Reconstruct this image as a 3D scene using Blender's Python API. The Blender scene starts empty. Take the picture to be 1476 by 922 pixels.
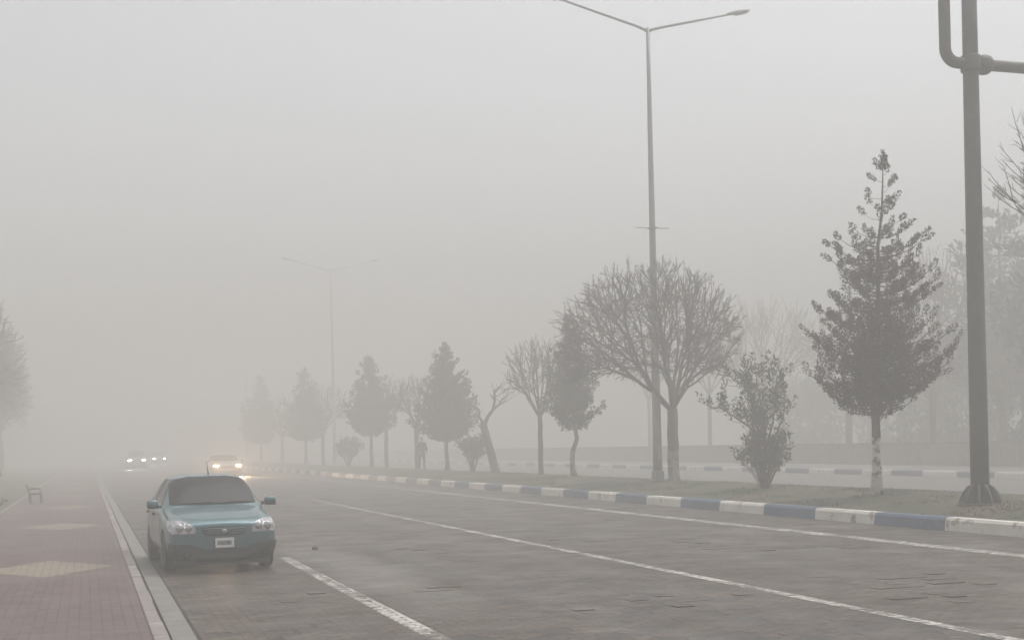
import bpy, bmesh, math, random
from mathutils import Vector, Matrix
from mathutils.bvhtree import BVHTree
from mathutils import noise as mnoise

C = bpy.context.scene.collection
sc = bpy.context.scene
R = math.radians

# ------------------------------------------------------------------ materials
def mat(name):
    m = bpy.data.materials.new(name); m.use_nodes = True
    nt = m.node_tree
    b = nt.nodes.get('Principled BSDF')
    return m, nt, b

def plain(name, col, rough=0.6, metal=0.0, spec=0.5, coat=0.0, var=0.0, scale=6.0, bump=0.0):
    m, nt, b = mat(name)
    b.inputs['Base Color'].default_value = (*col, 1)
    b.inputs['Roughness'].default_value = rough
    b.inputs['Metallic'].default_value = metal
    b.inputs['Specular IOR Level'].default_value = spec
    b.inputs['Coat Weight'].default_value = coat
    if var or bump:
        tc = nt.nodes.new('ShaderNodeTexCoord')
        nz = nt.nodes.new('ShaderNodeTexNoise')
        nz.inputs['Scale'].default_value = scale; nz.inputs['Detail'].default_value = 6
        nt.links.new(tc.outputs['Object'], nz.inputs['Vector'])
        if var:
            cr = nt.nodes.new('ShaderNodeValToRGB')
            cr.color_ramp.elements[0].position = .3; cr.color_ramp.elements[1].position = .7
            cr.color_ramp.elements[0].color = (*[c*(1-var) for c in col], 1)
            cr.color_ramp.elements[1].color = (*[min(1, c*(1+var)) for c in col], 1)
            nt.links.new(nz.outputs['Fac'], cr.inputs['Fac'])
            nt.links.new(cr.outputs['Color'], b.inputs['Base Color'])
        if bump:
            bp = nt.nodes.new('ShaderNodeBump'); bp.inputs['Strength'].default_value = bump
            bp.inputs['Distance'].default_value = .03
            nt.links.new(nz.outputs['Fac'], bp.inputs['Height'])
            nt.links.new(bp.outputs['Normal'], b.inputs['Normal'])
    return m

class NT:
    """small node-writing helper"""
    def __init__(s, nt): s.nt = nt
    def n(s, typ, **kw):
        nd = s.nt.nodes.new(typ)
        for k, v in kw.items(): setattr(nd, k, v)
        return nd
    def l(s, a, b): s.nt.links.new(a, b)
    def math(s, op, a, b=None, c=None, clamp=False):
        nd = s.n('ShaderNodeMath', operation=op); nd.use_clamp = clamp
        for i, v in enumerate((a, b, c)):
            if v is None: continue
            if isinstance(v, (int, float)): nd.inputs[i].default_value = v
            else: s.l(v, nd.inputs[i])
        return nd.outputs[0]
    def mix(s, f, a, b, mode='MIX'):
        nd = s.n('ShaderNodeMix', data_type='RGBA', blend_type=mode)
        for i, v in ((0, f), (6, a), (7, b)):
            if isinstance(v, (int, float)): nd.inputs[i].default_value = v
            elif isinstance(v, tuple): nd.inputs[i].default_value = (*v, 1)
            else: s.l(v, nd.inputs[i])
        return nd.outputs[2]
    def noise(s, vec, scale, detail=4, rough=.55, stretch=None):
        if stretch:
            mp = s.n('ShaderNodeMapping'); mp.inputs['Scale'].default_value = stretch
            s.l(vec, mp.inputs['Vector']); vec = mp.outputs['Vector']
        nz = s.n('ShaderNodeTexNoise'); nz.inputs['Scale'].default_value = scale
        nz.inputs['Detail'].default_value = detail; nz.inputs['Roughness'].default_value = rough
        s.l(vec, nz.inputs['Vector']); return nz.outputs['Fac']
    def ramp(s, f, a, b):
        nd = s.n('ShaderNodeMapRange'); nd.inputs[1].default_value = a; nd.inputs[2].default_value = b
        s.l(f, nd.inputs[0]); return nd.outputs[0]
    def brick(s, vec, w, h, mortar, c1, c2, cm, rot=0):
        mp = s.n('ShaderNodeMapping'); mp.inputs['Rotation'].default_value = (0, 0, rot)
        s.l(vec, mp.inputs['Vector'])
        bk = s.n('ShaderNodeTexBrick')
        bk.inputs['Scale'].default_value = 1; bk.inputs['Brick Width'].default_value = w
        bk.inputs['Row Height'].default_value = h; bk.inputs['Mortar Size'].default_value = mortar
        bk.inputs['Mortar Smooth'].default_value = .3
        bk.inputs['Color1'].default_value = (*c1, 1); bk.inputs['Color2'].default_value = (*c2, 1)
        bk.inputs['Mortar'].default_value = (*cm, 1)
        s.l(mp.outputs['Vector'], bk.inputs['Vector']); return bk

def road_material():
    m, nt, b = mat('brick_road'); k = NT(nt)
    tc = k.n('ShaderNodeTexCoord').outputs['Object']
    bk = k.brick(tc, .21, .105, .011, (.145, .108, .079), (.07, .052, .040), (.024, .019, .015))
    big = k.noise(tc, .35, 4)
    col = k.mix(k.ramp(big, .35, .7), bk.outputs['Color'], k.mix(1.0, bk.outputs['Color'], (1.22, 1.16, 1.12), 'MULTIPLY'))
    fine = k.noise(tc, 14, 3)
    med = k.noise(tc, 2.4, 7, .68, (1, 1.8, 1))
    col = k.mix(k.ramp(med, .34, .66), k.mix(1.0, col, (.62, .6, .58), 'MULTIPLY'), col)
    col = k.mix(k.ramp(fine, .3, .75), k.mix(1.0, col, (.75, .75, .75), 'MULTIPLY'), col)
    # sunken and broken patches: dark ragged joints running across the road
    cr = k.noise(tc, 1.9, 3, .5, (1.0, 1.25, 1))
    area = k.ramp(k.noise(tc, .28, 2), .45, .52)
    crack = k.math('MULTIPLY', k.ramp(cr, .555, .59), area)
    col = k.mix(k.math('MULTIPLY', crack, .8), col, (.03, .03, .028))
    # joints that have lost their sand: short dark gaps in loose groups
    gap = k.brick(tc, .42, .315, .035, (0, 0, 0), (0, 0, 0), (1, 1, 1))
    gm = k.math('MULTIPLY', gap.outputs['Fac'], k.math('MULTIPLY', k.ramp(k.noise(tc, 1.6, 4, .6), .53, .58), k.ramp(k.noise(tc, .22, 2), .46, .54)))
    col = k.mix(k.math('MULTIPLY', gm, .85), col, (.016, .013, .011))
    grit = k.noise(tc, 6.5, 4, .7)
    col = k.mix(k.ramp(grit, .36, .64), k.mix(1.0, col, (.6, .58, .56), 'MULTIPLY'), k.mix(1.0, col, (1.12, 1.1, 1.08), 'MULTIPLY'))
    # dusty light strip washed along the edge line
    sx = k.n('ShaderNodeSeparateXYZ'); k.l(tc, sx.inputs[0])
    wob = k.noise(tc, .5, 5)
    band = k.math('MULTIPLY', k.ramp(k.math('ABSOLUTE', k.math('SUBTRACT', k.math('ADD', sx.outputs[0], k.math('MULTIPLY', wob, 1.3)), 4.35)), .75, .25),
                  k.ramp(sx.outputs[1], 12.5, 16))
    band = k.math('MULTIPLY', band, k.ramp(sx.outputs[1], 27, 21))
    dust = k.math('MAXIMUM', k.math('MULTIPLY', band, .38), k.math('MULTIPLY', k.ramp(k.noise(tc, .55, 5), .58, .7), .4))
    col = k.mix(dust, col, (.215, .195, .172))
    # tyre tracks, slightly darker and smoother
    for xc in (5.0, 6.6, 9.3, 10.9):
        t = k.ramp(k.math('ABSOLUTE', k.math('SUBTRACT', sx.outputs[0], xc)), .5, .1)
        col = k.mix(k.math('MULTIPLY', t, .16), col, (.12, .11, .1))
    k.l(col, b.inputs['Base Color'])
    rg = k.ramp(k.noise(tc, .8, 5), .3, .7)
    r2 = k.n('ShaderNodeMapRange'); r2.inputs[3].default_value = .42; r2.inputs[4].default_value = .75
    k.l(rg, r2.inputs[0]); k.l(r2.outputs[0], b.inputs['Roughness'])
    h = k.math('ADD', k.math('MULTIPLY', bk.outputs['Fac'], -.8), k.math('MULTIPLY', fine, .5))
    h = k.math('ADD', h, k.math('MULTIPLY', k.math('MAXIMUM', crack, gm), -2.0))
    bp = k.n('ShaderNodeBump'); bp.inputs['Strength'].default_value = .6; bp.inputs['Distance'].default_value = .012
    k.l(h, bp.inputs['Height']); k.l(bp.outputs['Normal'], b.inputs['Normal'])
    return m

def sidewalk_material():
    m, nt, b = mat('red_paving'); k = NT(nt)
    tc = k.n('ShaderNodeTexCoord').outputs['Object']
    sx = k.n('ShaderNodeSeparateXYZ'); k.l(tc, sx.inputs[0])
    X, Y = sx.outputs[0], sx.outputs[1]
    bk = k.brick(tc, .21, .105, .009, (.15, .094, .084), (.085, .056, .053), (.036, .028, .026))
    bk2 = k.brick(tc, .21, .105, .009, (.29, .235, .165), (.235, .19, .135), (.09, .075, .06))
    # beige lozenge motif laid into the paving every 11.7 m
    yy = k.math('SUBTRACT', k.math('PINGPONG', k.math('ADD', Y, 11.7-20.1), 5.85), 0)
    dx = k.math('DIVIDE', k.math('ABSOLUTE', k.math('ADD', X, .58)), .92)
    dd = k.math('ADD', dx, k.math('DIVIDE', yy, 1.45))
    dia = k.math('LESS_THAN', dd, 1.0)
    col = k.mix(dia, bk.outputs['Color'], bk2.outputs['Color'])
    big = k.noise(tc, .5, 5)
    col = k.mix(k.math('MULTIPLY', k.ramp(big, .42, .68), .5), col, (.155, .125, .115))
    fine = k.noise(tc, 5, 5)
    col = k.mix(k.ramp(fine, .25, .75), k.mix(1.0, col, (.8, .8, .8), 'MULTIPLY'), col)
    k.l(col, b.inputs['Base Color'])
    b.inputs['Roughness'].default_value = .7
    bp = k.n('ShaderNodeBump'); bp.inputs['Strength'].default_value = .5; bp.inputs['Distance'].default_value = .01
    k.l(k.math('ADD', k.math('MULTIPLY', bk.outputs['Fac'], -.8), k.math('MULTIPLY', fine, .6)), bp.inputs['Height'])
    k.l(bp.outputs['Normal'], b.inputs['Normal'])
    return m

def worn_paint(name, col, under, lo=.55, hi=.68, sc_=3.0):
    """paint worn through to what is underneath; more dirt near the ground"""
    m, nt, b = mat(name); k = NT(nt)
    tc = k.n('ShaderNodeTexCoord').outputs['Object']
    w = k.noise(tc, sc_, 8, .65)
    f = k.ramp(w, lo, hi)
    v = k.noise(tc, 1.2, 4)
    c = k.mix(k.ramp(v, .3, .7), k.mix(1.0, col, (.8, .79, .76), 'MULTIPLY'), col)
    c = k.mix(f, c, under)
    k.l(c, b.inputs['Base Color']); b.inputs['Roughness'].default_value = .7
    return m

def line_material():
    m, nt, b = mat('road_marking'); k = NT(nt)
    tc = k.n('ShaderNodeTexCoord').outputs['Object']
    w = k.math('ADD', k.math('MULTIPLY', k.noise(tc, 9, 6, .7), .6), k.math('MULTIPLY', k.noise(tc, 1.1, 4), .4))
    f = k.math('MULTIPLY', k.ramp(w, .44, .58), .95)
    bk = k.brick(tc, .21, .105, .014, (.60, .57, .52), (.46, .44, .4), (.17, .15, .135))
    k.l(bk.outputs['Color'], b.inputs['Base Color']); b.inputs['Roughness'].default_value = .65
    tr = k.n('ShaderNodeBsdfTransparent'); mx = k.n('ShaderNodeMixShader')
    k.l(f, mx.inputs[0]); k.l(b.outputs[0], mx.inputs[1]); k.l(tr.outputs[0], mx.inputs[2])
    out = nt.nodes['Material Output']; k.l(mx.outputs[0], out.inputs['Surface'])
    return m

def soil_material():
    m, nt, b = mat('median_soil'); k = NT(nt)
    tc = k.n('ShaderNodeTexCoord').outputs['Object']
    a = k.noise(tc, .45, 5); f = k.noise(tc, 9, 6, .7)
    dirt = k.mix(k.ramp(f, .3, .7), (.07, .055, .036), (.115, .09, .06))
    green = k.mix(k.ramp(f, .3, .7), (.036, .044, .019), (.068, .073, .034))
    col = k.mix(k.ramp(a, .50, .60), green, dirt)
    k.l(col, b.inputs['Base Color']); b.inputs['Roughness'].default_value = .9
    bp = k.n('ShaderNodeBump'); bp.inputs['Strength'].default_value = .8; bp.inputs['Distance'].default_value = .04
    k.l(f, bp.inputs['Height']); k.l(bp.outputs['Normal'], b.inputs['Normal'])
    return m

def bark_material(name, base, white_top=0.0, wash=(.6, .58, .54)):
    """bark; with white_top > 0 the foot of the trunk carries old flaking limewash"""
    m, nt, b = mat(name); k = NT(nt)
    tc = k.n('ShaderNodeTexCoord').outputs['Object']
    f = k.noise(tc, 10, 5, .65, (1, 1, .3))
    col = k.mix(k.ramp(f, .3, .7), tuple(c*.65 for c in base), tuple(c*1.35 for c in base))
    if white_top:
        sx = k.n('ShaderNodeSeparateXYZ'); k.l(tc, sx.inputs[0])
        z = k.math('ADD', sx.outputs[2], k.math('MULTIPLY', k.math('SUBTRACT', k.noise(tc, 3, 3), .5), .5))
        w = k.math('LESS_THAN', z, white_top)
        fl = k.ramp(k.noise(tc, 4.5, 5, .6), .58, .5)
        col = k.mix(k.math('MULTIPLY', w, fl), col, wash)
    k.l(col, b.inputs['Base Color']); b.inputs['Roughness'].default_value = .85
    bp = k.n('ShaderNodeBump'); bp.inputs['Strength'].default_value = .7; bp.inputs['Distance'].default_value = .03
    k.l(f, bp.inputs['Height']); k.l(bp.outputs['Normal'], b.inputs['Normal'])
    return m

def leaf_material(name, a, c):
    m, nt, b = mat(name); k = NT(nt)
    tc = k.n('ShaderNodeTexCoord').outputs['Object']
    f = k.noise(tc, 2.2, 3)
    col = k.mix(k.ramp(f, .35, .65), a, c)
    k.l(col, b.inputs['Base Color']); b.inputs['Roughness'].default_value = .7
    b.inputs['Specular IOR Level'].default_value = .25
    return m

M = {}
M['road'] = road_material()
M['sidewalk'] = sidewalk_material()
M['line'] = line_material()
M['soil'] = soil_material()
M['ground'] = plain('open_ground', (.11, .105, .06), .95, var=.35, scale=.6)
M['grass'] = leaf_material('grass_blades', (.04, .055, .022), (.085, .095, .04))
M['asphalt'] = plain('far_asphalt', (.115, .105, .097), .6, var=.15, scale=1.5, bump=.2)
M['concrete'] = plain('gutter_concrete', (.175, .166, .148), .75, var=.2, scale=3, bump=.25)
M['block_shade'] = plain('shaded_block_side', (.075, .06, .05), .9, var=.4, scale=8)  # dark brown painting shade onto the upright faces of lifted blocks
M['kerbstone'] = worn_paint('kerb_stone', (.235, .205, .192), (.36, .32, .3), .56, .66, 1.3)
M['joint'] = plain('dark_joint', (.05, .045, .04), .9)
M['kerb_white'] = worn_paint('kerb_white_paint', (.80, .77, .71), (.27, .22, .18), .57, .66, 2.6)
M['kerb_blue'] = worn_paint('kerb_blue_paint', (.095, .15, .25), (.24, .22, .21), .58, .7, 2.6)
M['pave2'] = plain('far_paving', (.20, .178, .162), .8, var=.15, scale=2)
M['wall'] = plain('wall_stone', (.22, .175, .155), .85, var=.3, scale=2.5, bump=.5)
M['wall_cap'] = plain('wall_coping', (.17, .155, .145), .8, var=.2, scale=3)
M['galv'] = plain('galvanised_steel', (.23, .235, .23), .5, metal=.55, var=.14, scale=3)
M['galv_hazed'] = plain('hazed_galvanised_steel', (.5, .5, .49), .6, metal=.1, var=.1, scale=3)  # galvanised steel with fog haze put into its colour, for the far lamps
M['gantry'] = plain('grey_painted_steel', (.085, .082, .076), .5, metal=.35, var=.18, scale=4)
M['lampglass'] = plain('lamp_glass', (.5, .5, .48), .3)
M['lamphead'] = plain('lamp_housing', (.3, .3, .3), .5, var=.1)
M['bark'] = bark_material('bark_brown', (.10, .082, .068))
M['bark_lime'] = bark_material('bark_limewashed', (.10, .082, .068), 1.05, (.24, .225, .2))
M['bark_lime_tall'] = bark_material('bark_limewashed_tall', (.085, .07, .06), 1.35)
M['twig'] = plain('twigs', (.06, .046, .038), .85)
M['twig_red'] = plain('reddish_twigs', (.16, .10, .075), .85)
M['cypress'] = leaf_material('cypress_foliage', (.026, .027, .017), (.05, .049, .03))
M['cypress_warm'] = leaf_material('cypress_foliage_bronzed', (.036, .025, .017), (.064, .043, .028))
M['pine'] = leaf_material('pine_foliage', (.03, .04, .03), (.06, .07, .05))
M['shrubleaf'] = leaf_material('shrub_leaves', (.055, .06, .032), (.11, .115, .065))
M['hedge'] = leaf_material('hedge_leaves', (.025, .035, .018), (.05, .06, .03))
M['teal'] = plain('teal_car_paint', (.058, .135, .152), .34, var=.10, scale=2.5, metal=.45, coat=.7)
M['silver'] = plain('silver_car_paint', (.4, .4, .4), .35, metal=.4, coat=.5)
M['white'] = plain('white_car_paint', (.65, .65, .63), .35, coat=.5)
M['greyp'] = plain('grey_car_paint', (.16, .16, .17), .35, metal=.4, coat=.5)
M['glass'] = plain('tinted_glass', (.008, .009, .010), .05, spec=.2)
M['black'] = plain('black_plastic', (.022, .022, .024), .55)
M['tyre'] = plain('tyre_rubber', (.018, .017, .017), .8)
M['rim'] = plain('wheel_cover', (.32, .32, .32), .4, metal=.5)
M['headlamp'] = plain('headlamp_glass', (.36, .36, .38), .12, metal=.25, coat=1.0, var=.4, scale=14)
M['reflector'] = plain('headlamp_bulb_bowl', (.5, .51, .53), .15, metal=.8)
M['plate'] = plain('plate_white', (.62, .63, .62), .5)
M['plategrey'] = plain('plate_smudge', (.16, .17, .18), .6, var=.5, scale=30)
M['tail'] = plain('tail_lamp_red', (.25, .01, .01), .2)
M['bench'] = plain('bench_wood', (.20, .15, .12), .7, var=.25, scale=10)
M['iron'] = plain('bench_iron', (.04, .04, .04), .6)
M['stone'] = plain('dark_pebble', (.06, .055, .05), .8, var=.3, scale=20)
M['skin'] = plain('skin', (.42, .27, .2), .6)
M['hair'] = plain('hair_dark', (.03, .024, .02), .6)
M['coat'] = plain('dark_coat', (.045, .045, .05), .85)
M['trouser'] = plain('dark_trousers', (.04, .04, .045), .85)
M['shoe'] = plain('dark_shoes', (.03, .028, .026), .5)
def lit(name, col, s):
    m, nt, b = mat(name)
    b.inputs['Emission Color'].default_value = (*col, 1); b.inputs['Emission Strength'].default_value = s
    b.inputs['Base Color'].default_value = (.8, .8, .8, 1)
    return m
M['lit_warm'] = lit('headlamp_lit_warm', (1, .74, .40), 320)
M['lit_cool'] = lit('headlamp_lit_white', (1, .97, .9), 500)
M['lit_dim'] = lit('headlamp_lit_dim', (1, .97, .9), 120)

# ------------------------------------------------------------------ mesh helpers
class MB:
    def __init__(s): s.v = []; s.f = []; s.m = []
    def quad(s, pts, mi=0):
        n = len(s.v); s.v += [tuple(p) for p in pts]; s.f.append(tuple(range(n, n+len(pts)))); s.m.append(mi)
    def box(s, x0, x1, y0, y1, z0, z1, mi=0):
        n = len(s.v)
        s.v += [(x0,y0,z0),(x1,y0,z0),(x1,y1,z0),(x0,y1,z0),(x0,y0,z1),(x1,y0,z1),(x1,y1,z1),(x0,y1,z1)]
        for q in ((0,3,2,1),(4,5,6,7),(0,1,5,4),(1,2,6,5),(2,3,7,6),(3,0,4,7)):
            s.f.append(tuple(n+i for i in q)); s.m.append(mi)
    def tube(s, pts, rad, sides=6, mi=0, cap=True):
        pts = [Vector(p) for p in pts]
        if not hasattr(rad, '__len__'): rad = [rad]*len(pts)
        up = None; rings = []
        for i, p in enumerate(pts):
            d = (pts[min(i+1, len(pts)-1)] - pts[max(i-1, 0)])
            d = d.normalized() if d.length > 1e-9 else Vector((0,0,1))
            if up is None:
                a = Vector((1,0,0)) if abs(d.x) < .8 else Vector((0,1,0))
                up = (a - d*a.dot(d)).normalized()
            else:
                up = (up - d*up.dot(d))
                up = up.normalized() if up.length > 1e-6 else d.orthogonal().normalized()
            w = d.cross(up); n = len(s.v)
            for k in range(sides):
                a = 2*math.pi*k/sides
                s.v.append(tuple(p + (up*math.cos(a) + w*math.sin(a))*rad[i]))
            rings.append(n)
        for a, b in zip(rings, rings[1:]):
            for k in range(sides):
                k2 = (k+1) % sides
                s.f.append((a+k, a+k2, b+k2, b+k)); s.m.append(mi)
        if cap:
            s.f.append(tuple(rings[0]+k for k in reversed(range(sides)))); s.m.append(mi)
            s.f.append(tuple(rings[-1]+k for k in range(sides))); s.m.append(mi)
    def lathe(s, prof, sides=20, c=(0,0,0), axis='z', mi=0):
        n0 = len(s.v)
        for r, h in prof:
            for k in range(sides):
                a = 2*math.pi*k/sides; u, w = r*math.cos(a), r*math.sin(a)
                p = (u, w, h) if axis == 'z' else (h, u, w) if axis == 'x' else (w, h, u)
                s.v.append((p[0]+c[0], p[1]+c[1], p[2]+c[2]))
        for i in range(len(prof)-1):
            for k in range(sides):
                k2 = (k+1) % sides; a = n0+i*sides; b = a+sides
                s.f.append((a+k, a+k2, b+k2, b+k)); s.m.append(mi)
        s.f.append(tuple(n0+k for k in reversed(range(sides)))); s.m.append(mi)
        e = n0+(len(prof)-1)*sides
        s.f.append(tuple(e+k for k in range(sides))); s.m.append(mi)
    def build(s, name, mats, parent=None, smooth=False, bevel=0):
        me = bpy.data.meshes.new(name); me.from_pydata(s.v, [], s.f)
        if not isinstance(mats, (list, tuple)): mats = [mats]
        for m in mats: me.materials.append(m)
        me.polygons.foreach_set('material_index', s.m)
        if smooth: me.polygons.foreach_set('use_smooth', [True]*len(s.f))
        me.update()
        o = bpy.data.objects.new(name, me); C.objects.link(o)
        if parent: o.parent = parent
        if bevel:
            b = o.modifiers.new('bevel', 'BEVEL'); b.width = bevel; b.segments = 2; b.limit_method = 'ANGLE'
        return o

def thing(name, label, cat, loc=(0,0,0), rz=0, group=None):
    o = bpy.data.objects.new(name, None); C.objects.link(o); o.empty_display_size = .2
    o.location = loc; o.rotation_euler = (0, 0, rz)
    o['label'] = label; o['category'] = cat
    if group: o['group'] = group
    return o
def tag(o, label, cat, group=None):
    o['label'] = label; o['category'] = cat
    if group: o['group'] = group
    return o
def struct(o, kind='structure', label=None):
    o['kind'] = kind
    if label: o['label'] = label
    return o
def dup(root, label, loc, rz=0, scale=None):
    r = root.copy(); C.objects.link(r); r.location = loc; r.rotation_euler = (0, 0, rz); r['label'] = label
    if scale: r.scale = scale
    for ch in list(root.children):
        c = ch.copy(); C.objects.link(c); c.parent = r
        for g in list(ch.children):
            d = g.copy(); C.objects.link(d); d.parent = c
    return r

# ------------------------------------------------------------------ layout (metres; X across the road, Y along it)
Y0, Y1 = -30.0, 330.0
KX = 14.95            # foot of the painted kerb
def mound(x):         # median height profile
    t = max(0.0, min(1.0, (x-15.2)/(18.7-15.2))) if x < 18.7 else max(0.0, min(1.0, (22.0-x)/(22.0-18.7)))
    return .235 + .195*(t*t*(3-2*t))
def med_z(x, y): return mound(x) + .03*mnoise.noise(Vector((x*.35, y*.35, 0))) + .012*mnoise.noise(Vector((x*1.7, y*1.7, 3)))

mb = MB(); mb.quad([(-340,-340,-.03),(340,-340,-.03),(340,340,-.03),(-340,340,-.03)])
struct(mb.build('ground', M['ground']))
mb = MB(); mb.quad([(.985,Y0,0),(KX+.1,Y0,0),(KX+.1,Y1,0),(.985,Y1,0)])
# lifted and tilted paving blocks: low wedges, shade of front and sides put into a dark colour
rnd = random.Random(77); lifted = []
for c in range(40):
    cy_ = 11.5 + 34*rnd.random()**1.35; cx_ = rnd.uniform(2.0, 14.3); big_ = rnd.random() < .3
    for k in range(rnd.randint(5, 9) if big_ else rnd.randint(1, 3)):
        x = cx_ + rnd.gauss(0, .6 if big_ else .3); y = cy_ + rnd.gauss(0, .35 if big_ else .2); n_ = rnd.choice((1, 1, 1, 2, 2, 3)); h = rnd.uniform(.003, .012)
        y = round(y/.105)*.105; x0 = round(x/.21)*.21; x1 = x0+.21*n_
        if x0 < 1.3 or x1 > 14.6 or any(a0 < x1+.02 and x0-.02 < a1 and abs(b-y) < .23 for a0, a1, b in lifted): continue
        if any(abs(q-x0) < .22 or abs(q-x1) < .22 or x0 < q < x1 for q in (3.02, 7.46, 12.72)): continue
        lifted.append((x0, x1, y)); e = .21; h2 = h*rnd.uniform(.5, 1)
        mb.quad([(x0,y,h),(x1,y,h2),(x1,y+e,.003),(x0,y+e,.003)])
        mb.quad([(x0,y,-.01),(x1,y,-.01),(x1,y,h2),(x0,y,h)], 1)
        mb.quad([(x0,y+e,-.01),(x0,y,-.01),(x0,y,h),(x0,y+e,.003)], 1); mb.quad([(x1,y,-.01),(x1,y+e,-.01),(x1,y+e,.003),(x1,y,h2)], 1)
struct(mb.build('road', [M['road'], M['block_shade']]), label='wet grey brown brick paved carriageway')
mb = MB(); mb.quad([(22.0,Y0,0),(34.3,Y0,0),(34.3,Y1,0),(22.0,Y1,0)])
struct(mb.build('road', M['asphalt']), label='second carriageway beyond the median')
# left pavement, kerb stones, gutter
mb = MB(); mb.box(-2.3, .515, Y0, Y1, -.02, .13); struct(mb.build('pavement', M['sidewalk']), label='red brick pavement with beige lozenges')
mb = MB(); rnd = random.Random(4); y = Y0
while y < Y1:
    L = .98; dz = rnd.uniform(-.006, .006); dx = rnd.uniform(-.006, .006)
    mb.box(.52, .655+dx, y+.008, y+L-.008, -.02, .137+dz); y += L
struct(mb.build('kerb', M['kerbstone'], bevel=.015), label='plain pinkish stone kerb along the pavement')
mb = MB(); y = Y0
while y < Y1:
    mb.box(.725, .945, y+.004, y+2.0-.004, -.02, .012); y += 2.0
struct(mb.build('gutter', M['concrete'], bevel=.006))
mb = MB(); mb.quad([(.64,Y0,-.008),(1.0,Y0,-.008),(1.0,Y1,-.008),(.64,Y1,-.008)])
struct(mb.build('gutter_bed', M['joint']))
# verge left of the pavement
mb = MB(); n = 60
for i in range(n):
    ya, yb = Y0+(Y1-Y0)*i/n, Y0+(Y1-Y0)*(i+1)/n
    mb.quad([(-40,ya,.1),(-2.31,ya,.1),(-2.31,yb,.1),(-40,yb,.1)])
struct(mb.build('verge', M['soil']))
mb = MB(); mb.box(-2.42, -2.305, Y0, Y1, -.02, .16); struct(mb.build('edging', M['concrete']), label='low concrete edging between pavement and verge')

# painted lane lines
def strip(x, w, ya, yb, label):
    mb = MB(); y = ya
    while y < yb:
        e = min(y+6, yb); mb.quad([(x-w/2,y,.004),(x+w/2,y,.004),(x+w/2,e,.004),(x-w/2,e,.004)]); y = e
    struct(mb.build('road_line', M['line']), label=label)
strip(3.02, .19, Y0, 21.6, 'thick worn white edge line beside the teal car')
strip(7.46, .165, Y0, 46, 'white lane line in the middle of the road')
strip(12.72, .35, Y0, 240, 'white line beside the painted kerb')

# painted kerbs in blue and white blocks
def kerb(x0, x1, top, phase, label, step=2.262):
    mb = MB(); rnd = random.Random(int(x0*7)); i0 = int((Y0-phase)//step); y = phase+i0*step; i = i0
    while y < Y1:
        a, b = y+.01, y+step-.01; dz = rnd.uniform(-.008, .008); dx = rnd.uniform(-.008, .008); mi = i % 2
        h = top+dz
        n = len(mb.v)   # block with a sloping chamfered face
        prof = [(x0+dx, -.02), (x0+dx+.02, h-.05), (x0+dx+.06, h), (x1, h), (x1, -.02)]
        for yy in (a, b): mb.v += [(px, yy, pz) for px, pz in prof]
        m_ = len(prof)
        for k in range(m_-1): mb.f.append((n+k, n+m_+k, n+m_+k+1, n+k+1)); mb.m.append(mi)
        mb.f.append(tuple(n+k for k in range(m_))); mb.m.append(mi)
        mb.f.append(tuple(n+m_+k for k in reversed(range(m_)))); mb.m.append(mi)
        y += step; i += 1
    mb.box(x0+.04, x1-.02, Y0, Y1, -.02, top-.03, 2)
    return struct(mb.build('kerb', [M['kerb_white'], M['kerb_blue'], M['concrete']]), label=label)
kerb(KX, KX+.26, .25, 22.87, 'blue and white painted kerb of the median on the near side')
kerb(34.25, 34.5, .25, 51.0, 'blue and white painted kerb across the second carriageway', 2.35)
mb = MB(); mb.box(21.98, 22.2, Y0, Y1, -.02, .24); struct(mb.build('kerb', M['concrete']), label='far kerb of the median')
mb = MB(); mb.quad([(34.45,Y0,.235),(41.95,Y0,.2),(41.95,Y1,.2),(34.45,Y1,.235)]); struct(mb.build('pavement', M['pave2']), label='pale pavement in front of the park wall')

# median bank
mb = MB(); nx = 22; ys = [Y0 + i*.8 for i in range(int((110-Y0)/.8)+1)] + [110+ i*6 for i in range(1, 37)]
xs = [15.18 + (21.99-15.18)*i/nx for i in range(nx+1)]
for y in ys: mb.v += [(x, y, med_z(x, y)) for x in xs]
for j in range(len(ys)-1):
    for i in range(nx):
        a = j*(nx+1)+i; mb.f.append((a, a+1, a+nx+2, a+nx+1)); mb.m.append(0)
struct(mb.build('median', M['soil'], smooth=True), label='grassy earth median between the carriageways')
# grass on the median
mb = MB(); rnd = random.Random(11)
tries = 0
while len(mb.f) < 26000 and tries < 400000:
    tries += 1
    y = 12 + 58*rnd.random()**1.6; x = rnd.uniform(15.25, 20.5)
    if mnoise.noise(Vector((x*.5, y*.5, 7)))*1.2 + mnoise.noise(Vector((x*2.2, y*2.2, 1)))*.6 < .02 + .5*max(0, 16.0-x): continue
    z = med_z(x, y)-.01; a = rnd.uniform(0, 6.28); h = rnd.uniform(.02, .07); w = rnd.uniform(.006, .012)
    dx, dy = math.cos(a)*w, math.sin(a)*w; lx, ly = rnd.uniform(-.05, .05), rnd.uniform(-.05, .05)
    mb.quad([(x-dx,y-dy,z),(x+dx,y+dy,z),(x+lx,y+ly,z+h)])
g = mb.build('grass', M['grass']); g['kind'] = 'stuff'; g['label'] = 'short winter grass in patches on the median'

# boundary wall of the park, far right
w = thing('park_wall', 'low dark stone park wall beyond the second carriageway', 'wall', (42.15, 90, .15))
mb = MB(); mb.box(-.15, .15, -120, 230, 0, 1.16); mb.build('wall_face', M['wall'], w)
mb = MB(); mb.box(-.21, .21, -120.1, 230, 1.163, 1.27); mb.build('coping', M['wall_cap'], w)

# ------------------------------------------------------------------ trees
def curve_pts(a, b, bend, n=4):
    a, b = Vector(a), Vector(b); m = (a+b)/2 + Vector(bend)
    return [a*(1-t)**2 + m*2*t*(1-t) + b*t*t for t in [i/n for i in range(n+1)]]

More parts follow.
